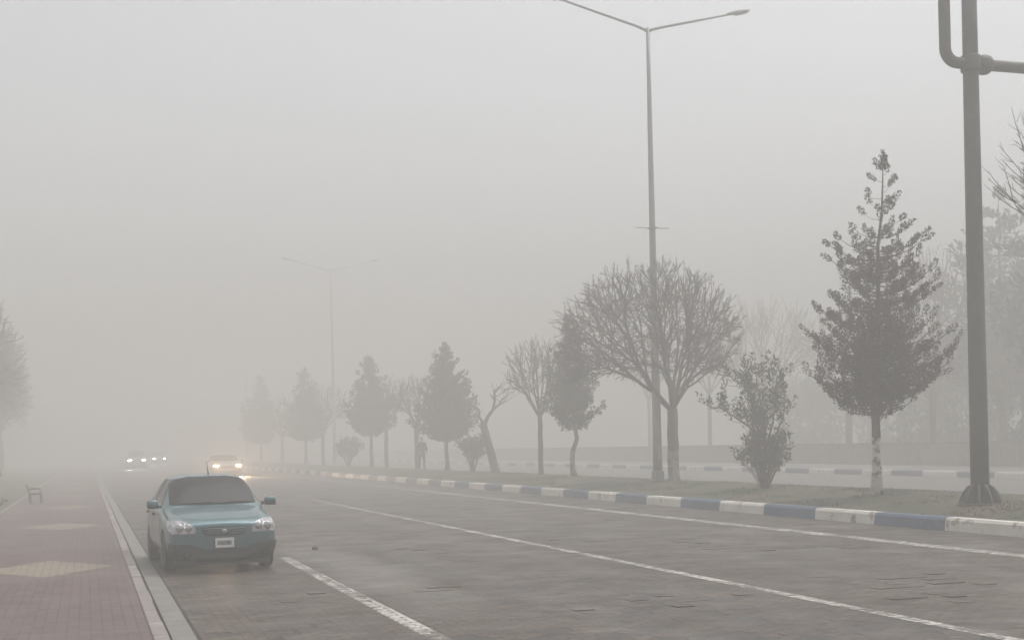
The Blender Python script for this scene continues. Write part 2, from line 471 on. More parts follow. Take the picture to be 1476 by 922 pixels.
def bare_crown(mb, rnd, base, centre, rad, tips, r0, limbs=8, sides=4, zmin=-.55, twigs=3, tipr=.006, filled=.45):
    """limbs that fork again and again until they fill an egg of twig tips"""
    base = Vector(base); c = Vector(centre)
    T = []
    while len(T) < tips:
        v = Vector((rnd.gauss(0,1), rnd.gauss(0,1), rnd.gauss(0,1))).normalized()
        if v.z < zmin: continue
        q = filled + (1-filled)*rnd.random()**.6
        q *= 1 + .13*mnoise.noise(v*2.3 + Vector((rnd.seed_off, 0, 0)))
        T.append(c + Vector((v.x*rad[0]*q, v.y*rad[1]*q, v.z*rad[2]*q)))
    kexp = math.log(max(r0/tipr, 1.5)) / math.log(tips) * 1.0
    def rad_of(n): return tipr * n**kexp
    def rec(p, ts, rfrom, depth):
        n = len(ts); cen = sum(ts, Vector())/n; r = rad_of(n)
        if n == 1:
            e = ts[0]; L = (e-p).length
            pts = curve_pts(p, e, (rnd.uniform(-.08,.08)*L, rnd.uniform(-.08,.08)*L, -.07*L), 3)
            mb.tube(pts, [min(rfrom, r*1.5), r*1.25, r, r*.55], 3, 0, False)
            d = (e-p).normalized()
            for _ in range(twigs):
                s = p.lerp(e, rnd.uniform(.35, 1)); l2 = rnd.uniform(.12, .32)*min(1.6, max(.5, L))
                dd = (d + Vector((rnd.gauss(0,.45), rnd.gauss(0,.45), rnd.gauss(.25,.35)))).normalized()
                mb.tube([s, s+dd*l2*.5+Vector((0,0,-.01)), s+dd*l2], [r*.8, r*.65, r*.35], 3, 0, False)
            return
        f = rnd.uniform(.26, .40)
        q = p.lerp(cen, f); L = (q-p).length
        q += Vector((rnd.gauss(0,.07), rnd.gauss(0,.07), rnd.gauss(-.02,.05)))*L
        mb.tube(curve_pts(p, q, (rnd.gauss(0,.06)*L, rnd.gauss(0,.06)*L, -.05*L), 2), [min(rfrom, r*1.12), r*1.03, r*.95], sides if n > 8 else 3, 0, False)
        ax = max((Vector((rnd.gauss(0,1), rnd.gauss(0,1), rnd.gauss(0,.8))).normalized() for _ in range(5)),
                 key=lambda a: sum(abs((t-cen).dot(a)) for t in ts[:40]))
        ts = sorted(ts, key=lambda t: t.dot(ax)); k = max(1, min(n-1, int(n*rnd.uniform(.32, .68))))
        rec(q, ts[:k], r, depth+1); rec(q, ts[k:], r, depth+1)
    groups = {}
    off = rnd.random()*6.28
    for t in T:
        d = t-base; az = math.atan2(d.y, d.x)+off; inc = math.hypot(d.x, d.y) < .38*max(rad)
        groups.setdefault('c%d' % (t.x > base.x) if inc else int((az % 6.2832)/6.2832*limbs), []).append(t)
    for ts in groups.values(): rec(base, ts, 1e9, 0)

def trunk_mesh(mb, pts, r0, r1, sides=9, flare=1.5):
    n = len(pts); rad = [r0+(r1-r0)*i/(n-1) for i in range(n)]; rad[0] *= flare
    mb.tube(pts, rad, sides)

def bare_tree(name, label, loc, fork, centre, rad, tips, r0, seed, bark='bark', twig='twig', limbs=8, lean=(0,0), tipr=.006, group=None, zmin=-.55, twigs=3, filled=.45):
    rnd = random.Random(seed); rnd.seed_off = seed*1.37
    t = thing(name, label, 'tree', loc, 0, group)
    mb = MB(); fx, fy = lean
    pts = [(0,0,-.1), (fx*.05+.01,fy*.05,.12)] + [(fx*k+rnd.uniform(-.02,.02), fy*k+rnd.uniform(-.02,.02), fork*k) for k in (.3,.5,.7,.88)] + [(fx,fy,fork+.12)]
    trunk_mesh(mb, pts, r0, r0*.86); mb.build('trunk', M[bark], t, True)
    mb = MB(); bare_crown(mb, rnd, (fx, fy, fork), centre, rad, tips, r0*.62, limbs, 5, zmin, twigs, tipr, filled)
    mb.build('crown', M[twig], t)
    return t

def tuft(mb, rnd, p, axis, L, rad, n, leaf, lw, mi=1):
    axis = axis.normalized(); u = axis.orthogonal().normalized(); w = axis.cross(u)
    for _ in range(n):
        s = rnd.random(); a = rnd.uniform(0, 6.2832)
        rr = rad*(.35+.65*math.sin(min(1, s*1.05)*math.pi)**.6)*rnd.uniform(.2, 1)
        q = p + axis*(L*s) + (u*math.cos(a)+w*math.sin(a))*rr
        d = (axis*rnd.uniform(.5,1.2) + (u*math.cos(a)+w*math.sin(a))*rnd.uniform(.2,1.0) + Vector((rnd.gauss(0,.25), rnd.gauss(0,.25), rnd.gauss(0,.25)))).normalized()
        sd = d.cross(Vector((rnd.gauss(0,1), rnd.gauss(0,1), rnd.gauss(0,1)))).normalized()*lw
        l = leaf*rnd.uniform(.6, 1.25)
        mb.quad([q-sd*.6, q+d*l*.5-sd, q+d*l, q+d*l*.5+sd, q+sd*.6], mi)

def prof_at(prof, z):
    for (z0, r0), (z1, r1) in zip(prof, prof[1:]):
        if z0 <= z <= z1: return r0+(r1-r0)*(z-z0)/(z1-z0)
    return 0
def conifer(name, label, loc, H, prof, branches, seed, r0=.11, bark='bark', leafm='cypress', tl=.30, tr=.085, leaves=34, leaf=.085, lw=.017, crook=.04, group=None, sparse=0.0, rise=.35, step=.2, category='tree', lean=0.0, wpow=1.0):
    rnd = random.Random(seed); t = thing(name, label, category, loc, 0, group)
    zc = prof[0][0]
    axis = [(rnd.uniform(-1,1)*crook*(0 if k == 0 else 1) + lean*(k/12)**1.5, rnd.uniform(-1,1)*crook*(0 if k == 0 else 1), -.1+(H-.05+.1)*k/12) for k in range(13)]
    def ax(z):
        k = max(0, min(11.999, (z+.1)/((H-.05+.1)/12))); i = int(k); f = k-i
        return Vector(axis[i]).lerp(Vector(axis[i+1]), f)
    mb = MB(); rad = [r0*(1-.92*k/12) for k in range(13)]; rad[0] *= 1.35
    mb.tube(axis, rad, 8); mb.build('trunk', M[bark], t, True)
    mb = MB(); zs = [z for z, _ in prof]; ztop = zs[-1]
    wts = []
    N = 200
    for i in range(N):
        z = zc + (ztop-zc)*(i+.5)/N; wts.append((z, .25+prof_at(prof, z)**wpow))
    tot = sum(w for _, w in wts)
    for i in range(branches):
        pick = (i+rnd.random())/branches*tot; acc = 0
        for z, w in wts:
            acc += w
            if acc >= pick: break
        a = i*2.39996 + rnd.uniform(-.5, .5); L = prof_at(prof, z)*rnd.choice((.42, .62, .8, .92, 1.0, 1.12))*rnd.uniform(.88, 1.08)
        L = max(L, .1); out = Vector((math.cos(a), math.sin(a), 0)); o = ax(max(zc-.1, z-rise*L*.9)); 
        side = Vector((-out.y, out.x, 0))*rnd.uniform(-.15, .15)*L
        path = [o + out*(L*s) + side*s*s + Vector((0,0,rise*L*(.35*s+.65*s*s*s)-.05*L*math.sin(s*3.14))) for s in (0,.25,.5,.75,1)]
        br = max(.006, .02*L)
        mb.tube(path, [br, br*.85, br*.7, br*.5, br*.3], 4, 0, False)
        k = max(1, int(L*.8/step))
        topness = (z-zc)/(ztop-zc)
        for j in range(k+1):
            s = 1-.8*j/(k+.5)
            if j and rnd.random() < sparse*topness: continue
            i0 = min(3, int(s*4)); p = path[i0].lerp(path[i0+1], s*4-i0)
            dirv = out*rnd.uniform(.2,.8)*(s+.15) + Vector((rnd.gauss(0,.35), rnd.gauss(0,.35), rnd.uniform(.55,1.2)))
            l = tl*rnd.uniform(.7,1.25)*(1-.3*topness)
            tuft(mb, rnd, p-dirv.normalized()*l*.15, dirv, l, tr*rnd.uniform(.75,1.2)*(1-.25*topness), leaves, leaf, lw)
            if j and rnd.random() < .75:
                q = p + side.normalized()*rnd.choice((-1,1))*rnd.uniform(.1,.32)*min(1, L) + Vector((0,0,rnd.uniform(-.1,.08))) if side.length > 1e-6 else p
                tuft(mb, rnd, q, dirv+Vector((rnd.gauss(0,.3),rnd.gauss(0,.3),0)), l*.9, tr, leaves, leaf, lw)
                mb.tube([p, q], [br*.4, br*.25], 3, 0, False)
    tuft(mb, rnd, ax(H-.3), Vector((0,0,1)), .42, tr*1.1, leaves, leaf, lw)
    mb.build('crown', [M['twig'], M[leafm]], t)
    return t

def leafy_shrub(name, label, loc, stems, seed, leaf=.10, lw=.02, n=26, tl=.3, tr=.1, group=None, lm='shrubleaf'):
    """stems: list of (points, radius, list of tuft spots (s0, s1, count, spread))"""
    rnd = random.Random(seed); t = thing(name, label, 'shrub', loc, 0, group)
    ms = MB(); ml = MB()
    for pts, r, spots in stems:
        pts = [Vector(p) for p in pts]
        ms.tube(pts, [r*(1-.7*i/(len(pts)-1)) for i in range(len(pts))], 5)
        for s0, s1, cnt, spread in spots:
            for _ in range(cnt):
                s = rnd.uniform(s0, s1)*(len(pts)-1); i = min(len(pts)-2, int(s)); p = pts[i].lerp(pts[i+1], s-i)
                q = p + Vector((rnd.gauss(0,spread), rnd.gauss(0,spread), abs(rnd.gauss(0,spread*.8))))
                ms.tube([p, p.lerp(q,.5)+Vector((0,0,-.02)), q], [r*.3, r*.22, r*.15], 3, 0, False)
                out = (q-pts[0]); out.z = 0
                tuft(ml, rnd, q, Vector((0,0,1))+out*.25+Vector((rnd.gauss(0,.3),rnd.gauss(0,.3),0)), tl*rnd.uniform(.7,1.3), tr, n, leaf, lw, 0)
    ms.build('stem', M['bark'], t, True); ml.build('foliage', M[lm], t)
    return t

GM = 'trees planted along the median'
def mp(x, y): return (x, y, med_z(x, y)-.02)
conifer('cypress_tree', 'tall young cypress with flaking limewashed trunk beside the grey gantry post', mp(17.58, 26.75), 7.95,
        [(1.85,.40),(2.15,.85),(2.6,1.35),(3.1,1.66),(3.6,1.5),(4.2,1.2),(4.8,1.15),(5.4,1.12),(5.9,1.1),(6.2,.7),(6.5,.42),(7.2,.33),(7.7,.22),(7.9,.1)],
        178, 5, .125, 'bark_lime_tall', leafm='cypress_warm', wpow=1.7, lean=.34, tl=.38, tr=.085, leaves=84, leaf=.052, lw=.0125, group=GM, sparse=.75, rise=.34, step=.235)
bare_tree('bare_tree', 'large round headed bare tree with limewashed trunk right behind the nearest street lamp', mp(18.9, 40.8), 2.35,
          (-.8, 0, 4.75), (3.3, 3.1, 2.85), 2300, .205, 21, 'bark_lime', limbs=9, tipr=.0088, group=GM, zmin=-.5, twigs=6)
conifer('cypress_tree', 'narrow dark cypress on a thin crooked trunk between two bare trees', mp(19.0, 50.6), 6.5,
        [(2.0,.55),(2.3,.95),(3.0,1.12),(3.8,1.12),(4.5,.9),(5.2,.62),(5.8,.36),(6.4,.1)], 120, 8, .12, 'bark_lime', crook=.11,
        tl=.33, tr=.12, leaves=16, leaf=.13, lw=.03, group=GM, step=.24)
bare_tree('bare_tree', 'small slender bare tree just left of the narrow cypress', mp(19.0, 54.8), 2.5, (-.05,0,4.4), (1.75,1.7,1.85), 420, .12, 33,
          'bark', limbs=7, tipr=.011, group=GM, zmin=-.5)
conifer('cypress_tree', 'broad dense dark cypress standing over a leafy shrub and leaning trunk', mp(19.2, 71.4), 7.0,
        [(1.8,.8),(2.1,1.4),(2.7,1.68),(3.5,1.62),(4.4,1.3),(5.2,.98),(6.0,.6),(6.9,.12)], 150, 12, .14, 'bark', tl=.42, tr=.17, leaves=16, leaf=.19, lw=.045, group=GM, step=.28)
bare_tree('bare_tree', 'round bare tree right beside the standing person', mp(19.1, 78.0), 2.7, (0,0,4.2), (1.75,1.7,1.75), 330, .16, 44, 'bark', limbs=7, tipr=.011, group=GM)
bare_tree('bare_tree', 'thin trunked bare tree between the person and the second street lamp', mp(19.2, 87.0), 2.9, (.2,0,4.6), (1.9,1.8,1.8), 300, .14, 55, 'bark', limbs=6, tipr=.012, group=GM)
conifer('cypress_tree', 'tall pale cypress just right of the second street lamp', mp(19.0, 91.0), 7.7,
        [(2.3,.8),(2.7,1.4),(3.6,1.65),(4.6,1.5),(5.4,1.05),(6.3,.75),(7.0,.5),(7.6,.1)], 120, 14, .14, 'bark', tl=.45, tr=.19, leaves=14, leaf=.22, lw=.055, group=GM, step=.32)
bare_tree('bare_tree', 'faint bare tree just left of the second street lamp', mp(18.7, 109.0), 2.8, (0,0,4.9), (2.6,2.4,2.2), 330, .17, 66, 'bark', limbs=7, tipr=.015, group=GM)
conifer('cypress_tree', 'faint cypress with a pointed tip left of the second street lamp', mp(18.5, 117.0), 8.4,
        [(2.2,.9),(2.8,1.7),(3.8,2.0),(5.2,1.6),(6.4,.9),(7.4,.5),(8.3,.1)], 100, 15, .15, 'bark', tl=.5, tr=.24, leaves=12, leaf=.28, lw=.07, group=GM, step=.4)
bare_tree('bare_tree', 'very faint bare tree between the faint cypress and the third street lamp', mp(18.7, 133.0), 2.6, (0,0,4.8), (2.8,2.6,2.3), 300, .17, 67, 'bark', limbs=7, tipr=.018, group=GM)
conifer('cypress_tree', 'ghostly cypress almost lost in fog nearest the third street lamp', mp(18.6, 149.0), 9.5,
        [(2.2,.9),(2.8,1.9),(4.2,2.2),(5.8,1.7),(7.4,.9),(9.4,.1)], 90, 16, .15, 'bark', tl=.6, tr=.3, leaves=11, leaf=.34, lw=.09, group=GM, step=.5)

# the pruned leaning trunk
t = thing('leaning_tree', 'leaning old trunk pruned back to a few stubby bare branches', 'tree', mp(19.3, 62.8), 0, GM)
mb = MB(); trunk_mesh(mb, [(0.1,0,-.1),(.04,0,.2),(-.12,0,.9),(-.32,.05,1.7),(-.45,.05,2.25),(-.47,.05,2.5)], .23, .17); mb.build('trunk', M['bark'], t, True)
mb = MB(); rnd = random.Random(3)
for pts, r in (([(-.46,.05,2.35),(-.25,.05,2.8),(.02,0,3.15),(.12,0,3.6),(.1,0,4.15)], .10), ([(.02,0,3.15),(.35,.05,3.4),(.6,.1,3.75)], .06), ([(.3,.05,3.36),(.75,.1,3.55)], .035),
               ([(-.47,.05,2.4),(-.7,0,2.8),(-.75,-.1,3.2)], .08), ([(.1,0,3.6),(-.12,.1,3.95)], .04), ([(-.4,0,2.1),(-.75,.2,2.4)], .06), ([(.1,0,3.9),(.35,.1,4.3)], .03)):
    mb.tube(pts, [r*(1-.5*i/(len(pts)-1)) for i in range(len(pts))], 6)
    for _ in range(3):
        s = Vector(pts[-1]).lerp(Vector(pts[-2]), rnd.random()*.8); d = Vector((rnd.gauss(.1,.3), rnd.gauss(0,.3), rnd.uniform(.2,.6)))
        mb.tube([s, s+d*.5, s+d+Vector((0,0,.05))], [.02,.015,.008], 3)
mb.build('crown', M['twig'], t)

# shrubs on the median
def fan(rnd, n, h, spread, base=.12, start=.0):
    out = []
    for i in range(n):
        a = i*2.4+rnd.uniform(-.4,.4); s = spread*rnd.uniform(.35,1); hh = h*rnd.uniform(.7,1.05)
        b = Vector((math.cos(a)*base*rnd.random(), math.sin(a)*base*rnd.random(), start))
        e = Vector((math.cos(a)*s, math.sin(a)*s, hh))
        out.append([b, b.lerp(e,.4)+Vector((0,0,.06*h)), b.lerp(e,.75)+Vector((0,0,.05*h)), e])
    return out
rnd = random.Random(17)
stems = [([(0,0,-.05),(.0,0,.7),(.06,0,1.2),(-.1,.05,1.6)], .07, []),
         ([(.06,0,1.15),(-.4,.1,1.75),(-.9,.1,2.05),(-1.35,.0,2.3)], .04, [(.35,1,30,.17)]),
         ([(.06,0,1.15),(-.1,-.1,1.8),(-.45,-.15,2.5),(-.7,-.1,3.0)], .035, [(.3,1,32,.18)]),
         ([(.06,0,1.15),(.1,.1,1.9),(-.05,.15,2.7),(-.15,.1,3.35)], .035, [(.3,1,32,.18)]),
         ([(.06,0,1.15),(.3,.0,1.8),(.38,-.1,2.7),(.42,-.1,3.4)], .035, [(.3,1,32,.17)]),
         ([(.06,0,1.15),(.4,-.1,1.6),(.62,-.1,2.2),(.66,0,3.0)], .03, [(.4,1,15,.13)]),
         ([(.06,0,1.15),(.1,.4,1.8),(.0,.7,2.5),(.1,.8,3.1)], .03, [(.3,1,22,.18)])]
for k_, f in enumerate(fan(rnd, 26, 1.35, .8)):
    q_ = rnd.uniform(.55, 1.08); f = [Vector((p.x, p.y, p.z*q_)) for p in f]
    stems.append((f, .02, [(.35,1,6,.07)]))
for a_ in range(9):      # shoots that tie the low growth to the upper crown
    e_ = Vector((rnd.uniform(-.5,.5), rnd.uniform(-.4,.4), rnd.uniform(1.5,2.3))); stems.append(([Vector((rnd.uniform(-.1,.1),0,.2)), e_*.5+Vector((0,0,.15)), e_], .018, [(.35,1,7,.08)]))
leafy_shrub('evergreen_shrub', 'tall two tiered leafy shrub between the limewashed cypress and the big bare tree', mp(17.9, 32.7), stems, 18, n=15, leaf=.10, lw=.021, tl=.27, tr=.075)
rnd = random.Random(27)
leafy_shrub('evergreen_shrub', 'low bushy shrub at the foot of the leaning trunk', mp(18.9, 65.2),
            [(f, .03, [(.3,1,8,.13)]) for f in fan(rnd, 18, 1.55, .75)], 28, n=12, leaf=.15, lw=.035, tl=.32, tr=.11)
rnd = random.Random(37)
leafy_shrub('evergreen_shrub', 'pale wide shrub standing beside the second street lamp', mp(18.3, 96.0),
            [(f, .03, [(.3,1,8,.18)]) for f in fan(rnd, 16, 1.6, .95)], 38, n=12, leaf=.2, lw=.05, tl=.4, tr=.16)

# right edge: bare tree whose outermost twigs reach into the picture
bare_tree('bare_tree', 'bare tree at the right edge reaching a few thin twigs past the gantry post', mp(18.35, 20.75), 3.6, (-.05,.0,6.6), (1.9,1.9,1.7), 120, .15, 71, 'bark', limbs=6, tipr=.008, group=GM, zmin=-.3, filled=.5)

# park trees beyond the wall
GP = 'park trees beyond the far wall'
bare_tree('bare_tree', 'wide reddish bare tree in the park seen above the leafy shrub', (46, 84, .1), 4.2, (0,0,8.3), (5.0,5.0,3.8), 420, .26, 81, 'bark', 'twig_red', limbs=8, tipr=.022, group=GP, twigs=3)
bare_tree('bare_tree', 'reddish bare park tree showing left of the limewashed cypress', (47, 74.5, .1), 4.0, (0,0,7.2), (3.6,3.6,3.2), 260, .24, 82, 'bark', 'twig_red', limbs=7, tipr=.02, group=GP)
bare_tree('bare_tree', 'bare park tree with a straight trunk between limewashed cypress and gantry post', (46, 64.2, .1), 4.4, (0,0,8.8), (4.0,4.0,4.0), 320, .2, 83, 'bark', 'twig', limbs=7, tipr=.02, group=GP)
big = [(4.0,1.2),(5.0,3.0),(6.6,4.4),(8.6,4.3),(11.0,3.6),(13.4,2.6),(15.6,1.3),(16.8,.2)]
PT = dict(bark='bark', leafm='pine', tl=.8, tr=.34, leaves=13, leaf=.4, lw=.08, group=GP, step=.6, rise=.12, sparse=.35)
conifer('pine_tree', 'huge hazy pine filling the right edge behind the gantry post', (46.5, 53.0, .1), 16.9, big, 140, 91, .34, **PT)
conifer('pine_tree', 'hazy tall pine whose side branches show just left of the gantry post', (53, 67.0, .1), 16.2, [(z*.95, r*1.05) for z, r in big], 110, 92, .3, **PT)
conifer('pine_tree', 'lower hazy pine low on the right edge in front of the huge pine', (45.5, 46.5, .1), 11.0, [(z*.65, r*.75) for z, r in big], 130, 93, .24, **PT)
for i, (x, y, H, lb) in enumerate(((46, 104, 11.5, 'faint slim park tree trunk seen left of the nearest street lamp'), (46, 92.5, 12.5, 'faint slim park tree trunk right of the big bare tree'))):
    bare_tree('bare_tree', lb, (x, y, .1), 5.2, (0,0,8.4), (3.2,3.2,3.4), 170, .17, 95+i, 'bark', 'twig', limbs=6, tipr=.022, group=GP)

# the park's wood and the grove at the left read as one mass each
def wood(name, label, spots, seed, leafm, under=26, tips=110):
    rnd = random.Random(seed); rnd.seed_off = seed; mb = MB()
    for x, y, H, rad in spots:
        n0 = len(mb.v)
        mb.tube([(x,y,-.1),(x+rnd.uniform(-.2,.2),y,H*.2),(x+rnd.uniform(-.3,.3),y,H*.42)], [.26,.2,.17], 6)
        bare_crown(mb, rnd, (x,y,H*.38), (x,y,H*.64), (rad,rad,H*.37), tips, .16, 6, 4, -.7, 2, .035, .3)
        for _ in range(under):       # evergreen ivy and undergrowth among the stems
            a = rnd.uniform(0,6.28); q = rad*rnd.random(); p = Vector((x+math.cos(a)*q, y+math.sin(a)*q, H*rnd.random()**1.5*(.75 if under > 9 else .2)))
            tuft(mb, rnd, p, Vector((rnd.gauss(0,.4),rnd.gauss(0,.4),1)), *((1.4, .75, 26, .45, .1) if under > 9 else (.9, .5, 60, .16, .035)))
    o = mb.build(name, [M['twig' if under > 9 else 'twig_red'], M[leafm]]); o['kind'] = 'stuff'; o['label'] = label; return o
rnd = random.Random(5)
wood('woodland', 'hazy wood filling the park behind the far wall', [(rnd.uniform(54, 68) + (6 if y > 85 else 0), y+rnd.uniform(-2,2), (9.5 if y > 92 else 12.5 if y > 72 else 14.5)*rnd.uniform(.8,1.08), rnd.uniform(3,4.2)) for y in [38+i*2.3 for i in range(34)]], 6, 'pine')
wood('grove', 'hazy grove far to the left of the pavement', [(rnd.uniform(-7.6, -6.3) - max(0, y-92)*.03, y, rnd.uniform(9, 12.5), 3.4) for y in range(76, 136, 3)], 8, 'twig_red', 0, 380)
# left side
GL = 'trees beside the left pavement'
bare_tree('bare_tree', 'reddish bare tree nearest on the left edge of the picture', (-7.3, 84, .1), 2.9, (0,0,5.9), (3.1,3.1,3.4), 300, .2, 101, 'bark', 'twig_red', limbs=8, tipr=.018, group=GL)
bare_tree('bare_tree', 'pale bare tree further along the left pavement', (-7.0, 98, .1), 2.9, (0,0,6.2), (3.0,3.0,3.6), 240, .2, 102, 'bark', 'twig_red', limbs=8, tipr=.02, group=GL)
bare_tree('bare_tree', 'almost vanished bare tree farthest along the left pavement', (-7.6, 120, .1), 2.9, (0,0,6.0), (3.0,3.0,3.4), 200, .2, 103, 'bark', 'twig_red', limbs=8, tipr=.024, group=GL)
rnd = random.Random(57)
leafy_shrub('evergreen_shrub', 'low dark clipped shrub at the left edge beside the pavement', (-2.65, 35.4, .1), [(f, .02, [(.2,1,8,.08)]) for f in fan(rnd, 26, .38, .72, .4)], 58, n=14, leaf=.06, lw=.016, tl=.13, tr=.07, lm='hedge')
rnd = random.Random(59)
leafy_shrub('evergreen_shrub', 'small loose shrub at the left edge beyond the clipped shrub', (-4.35, 63, .1), [(f, .02, [(.3,1,7,.1)]) for f in fan(rnd, 14, .95, .6, .2)], 60, n=12, leaf=.13, lw=.03, tl=.25, tr=.09, lm='hedge')

# ------------------------------------------------------------------ street lamps
def street_lamp(label, loc, steel='galv'):
    t = thing('street_lamp', label, 'street lamp', loc, 0, 'double armed street lamps on the median')
    H = 15.35
    mb = MB(); mb.tube([(0,0,-.05)]+[(0,0,H*k/8) for k in range(1,9)], [.165]+[.16-.1*k/8 for k in range(1,9)], 14); mb.build('pole', M[steel], t, True)
    mb = MB(); mb.lathe([(.3,-.06),(.3,.03),(.22,.05),(.21,.35),(.165,.38)], 12); mb.build('base', M[steel], t)
    mb = MB(); mb.box(-.62, .62, -.012, .012, 8.565, 8.59); mb.box(-.125, .125, -.125, .125, 8.55, 8.605); mb.build('bracket', M[steel], t)
    mb = MB(); mb.box(-.06, .06, -.185, -.14, .75, 1.25); mb.build('access_door', M['lamphead'], t, bevel=.008)
    for s in (-1, 1):
        mb = MB(); pts = [(s*.0,0,H-.14),(s*.14,0,H-.05),(s*.5,0,H+.06),(s*1.8,0,H+.38),(s*3.15,0,H+.72)]
        mb.tube(pts, [.055,.052,.05,.044,.036], 8); mb.build('arm', M[steel], t, True)
        mb = MB(); a = Vector((s*3.0,0,H+.68)); d = Vector((s,0,.24)).normalized(); up = Vector((-d.z*s*1,0,abs(d.x))).normalized() if s > 0 else Vector((d.z,0,abs(d.x))).normalized()
        sd = Vector((0,1,0)); secs = [(0,.05,.05),(.1,.09,.07),(.35,.15,.1),(.65,.15,.085),(.85,.1,.05),(.9,.03,.02)]
        for q, w_, h_ in secs:
            c = a+d*q
            for k in range(8):
                an = 2*math.pi*k/8; mb.v.append(tuple(c + sd*(w_*math.cos(an)) + up*(h_*math.sin(an)*(1 if math.sin(an) > 0 else .45))))
        for i in range(len(secs)-1):
            for k in range(8):
                k2 = (k+1) % 8; mb.f.append((i*8+k, i*8+k2, (i+1)*8+k2, (i+1)*8+k)); mb.m.append(0)
        mb.f.append(tuple(range(7,-1,-1))); mb.m.append(0); mb.f.append(tuple(40+k for k in range(8))); mb.m.append(0)
        hd = mb.build('lamp_head', M['lamphead'], t, True)
        mb = MB(); q0, q1 = a+d*.3-up*.055, a+d*.78-up*.05
        mb.quad([q0-sd*.11, q0+sd*.11, q1+sd*.08, q1-sd*.08]); mb.quad([q0-sd*.09-up*.025, q0+sd*.09-up*.025, q1+sd*.065-up*.02, q1-sd*.065-up*.02])
        mb.build('lamp_glass', M['lampglass'], hd)
    return t
L1 = street_lamp('nearest double armed grey street lamp, in front of the big bare tree', (18.4, 41.0, med_z(18.4, 41)))
L2 = street_lamp('second double armed street lamp, pale in the fog over faint trees', (18.5, 102.5, med_z(18.5, 102.5)), 'galv_hazed')
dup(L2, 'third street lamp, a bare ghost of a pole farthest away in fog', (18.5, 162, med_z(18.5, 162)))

# ------------------------------------------------------------------ gantry post at right
gx, gy = 17.2, 22.5; gz = med_z(gx, gy)-.02
t = thing('sign_gantry', 'thick grey steel gantry post with bent pipe frame and gusseted foot at right', 'gantry', (gx, gy, gz))
mb = MB(); mb.tube([(0,0,0)]+[(0,0,11.6*k/6) for k in range(1,7)], [.185,.18,.172,.165,.158,.15,.145], 20); mb.lathe([(.16,11.6),(.16,11.66),(.02,11.74)], 20); mb.build('post', M['gantry'], t, True)
mb = MB(); mb.lathe([(.46,-.02),(.46,.03),(.40,.035)], 20)
mb.build('base_plate', M['gantry'], t)
for k in range(10):
    a = 2*math.pi*(k+.35)/10; ca, sa = math.cos(a), math.sin(a); mb = MB(); th = .02
    pr = [(.17,.035),(.43,.035),(.42,.10),(.36,.24),(.27,.37),(.17,.42)]
    n = len(pr)
    for sgn in (-1, 1): mb.v += [(r*ca - sgn*th*sa, r*sa + sgn*th*ca, z) for r, z in pr]
    mb.f += [tuple(range(n)), tuple(reversed(range(n, 2*n)))] + [(i, n+i, n+(i+1) % n, (i+1) % n) for i in range(n)]; mb.m += [0]*(n+2)
    mb.build('gusset', M['gantry'], t)
hz = 8.92
def arcp(cx, cz, r, a0, a1, n=6): return [(cx+r*math.cos(R(a0+(a1-a0)*i/n)), 0, cz+r*math.sin(R(a0+(a1-a0)*i/n))) for i in range(n+1)]
rr = .28; xl, xr, zt = -.60, 2.6, 11.1
loop = [(0,0,hz)] + [(-.2,0,hz)] + arcp(xl+rr, hz+rr, rr, 270, 180) + [(xl,0,9.8),(xl,0,10.4)] + arcp(xl+rr, zt-rr, rr, 180, 90) + [(0,0,zt),(1.2,0,zt)] + arcp(xr-rr, zt-rr, rr, 90, 0) + [(xr,0,10.2)] + arcp(xr-rr, hz+rr, rr, 0, -90) + [(1.4,0,hz),(.4,0,hz),(0,0,hz)]
mb = MB(); mb.tube(loop, .115, 14); mb.build('pipe_frame', M['gantry'], t, True)
mb = MB(); mb.lathe([(.115,.16),(.17,.19),(.2,.26),(.205,.33),(.19,.41),(.15,.46),(.115,.49)], 20, (0,0,hz), 'x'); mb.build('coupling', M['gantry'], t, True)
mb = MB(); mb.lathe([(.19,hz-.16),(.2,hz-.14),(.2,hz+.14),(.19,hz+.16)], 20); mb.build('collar', M['gantry'], t, True)

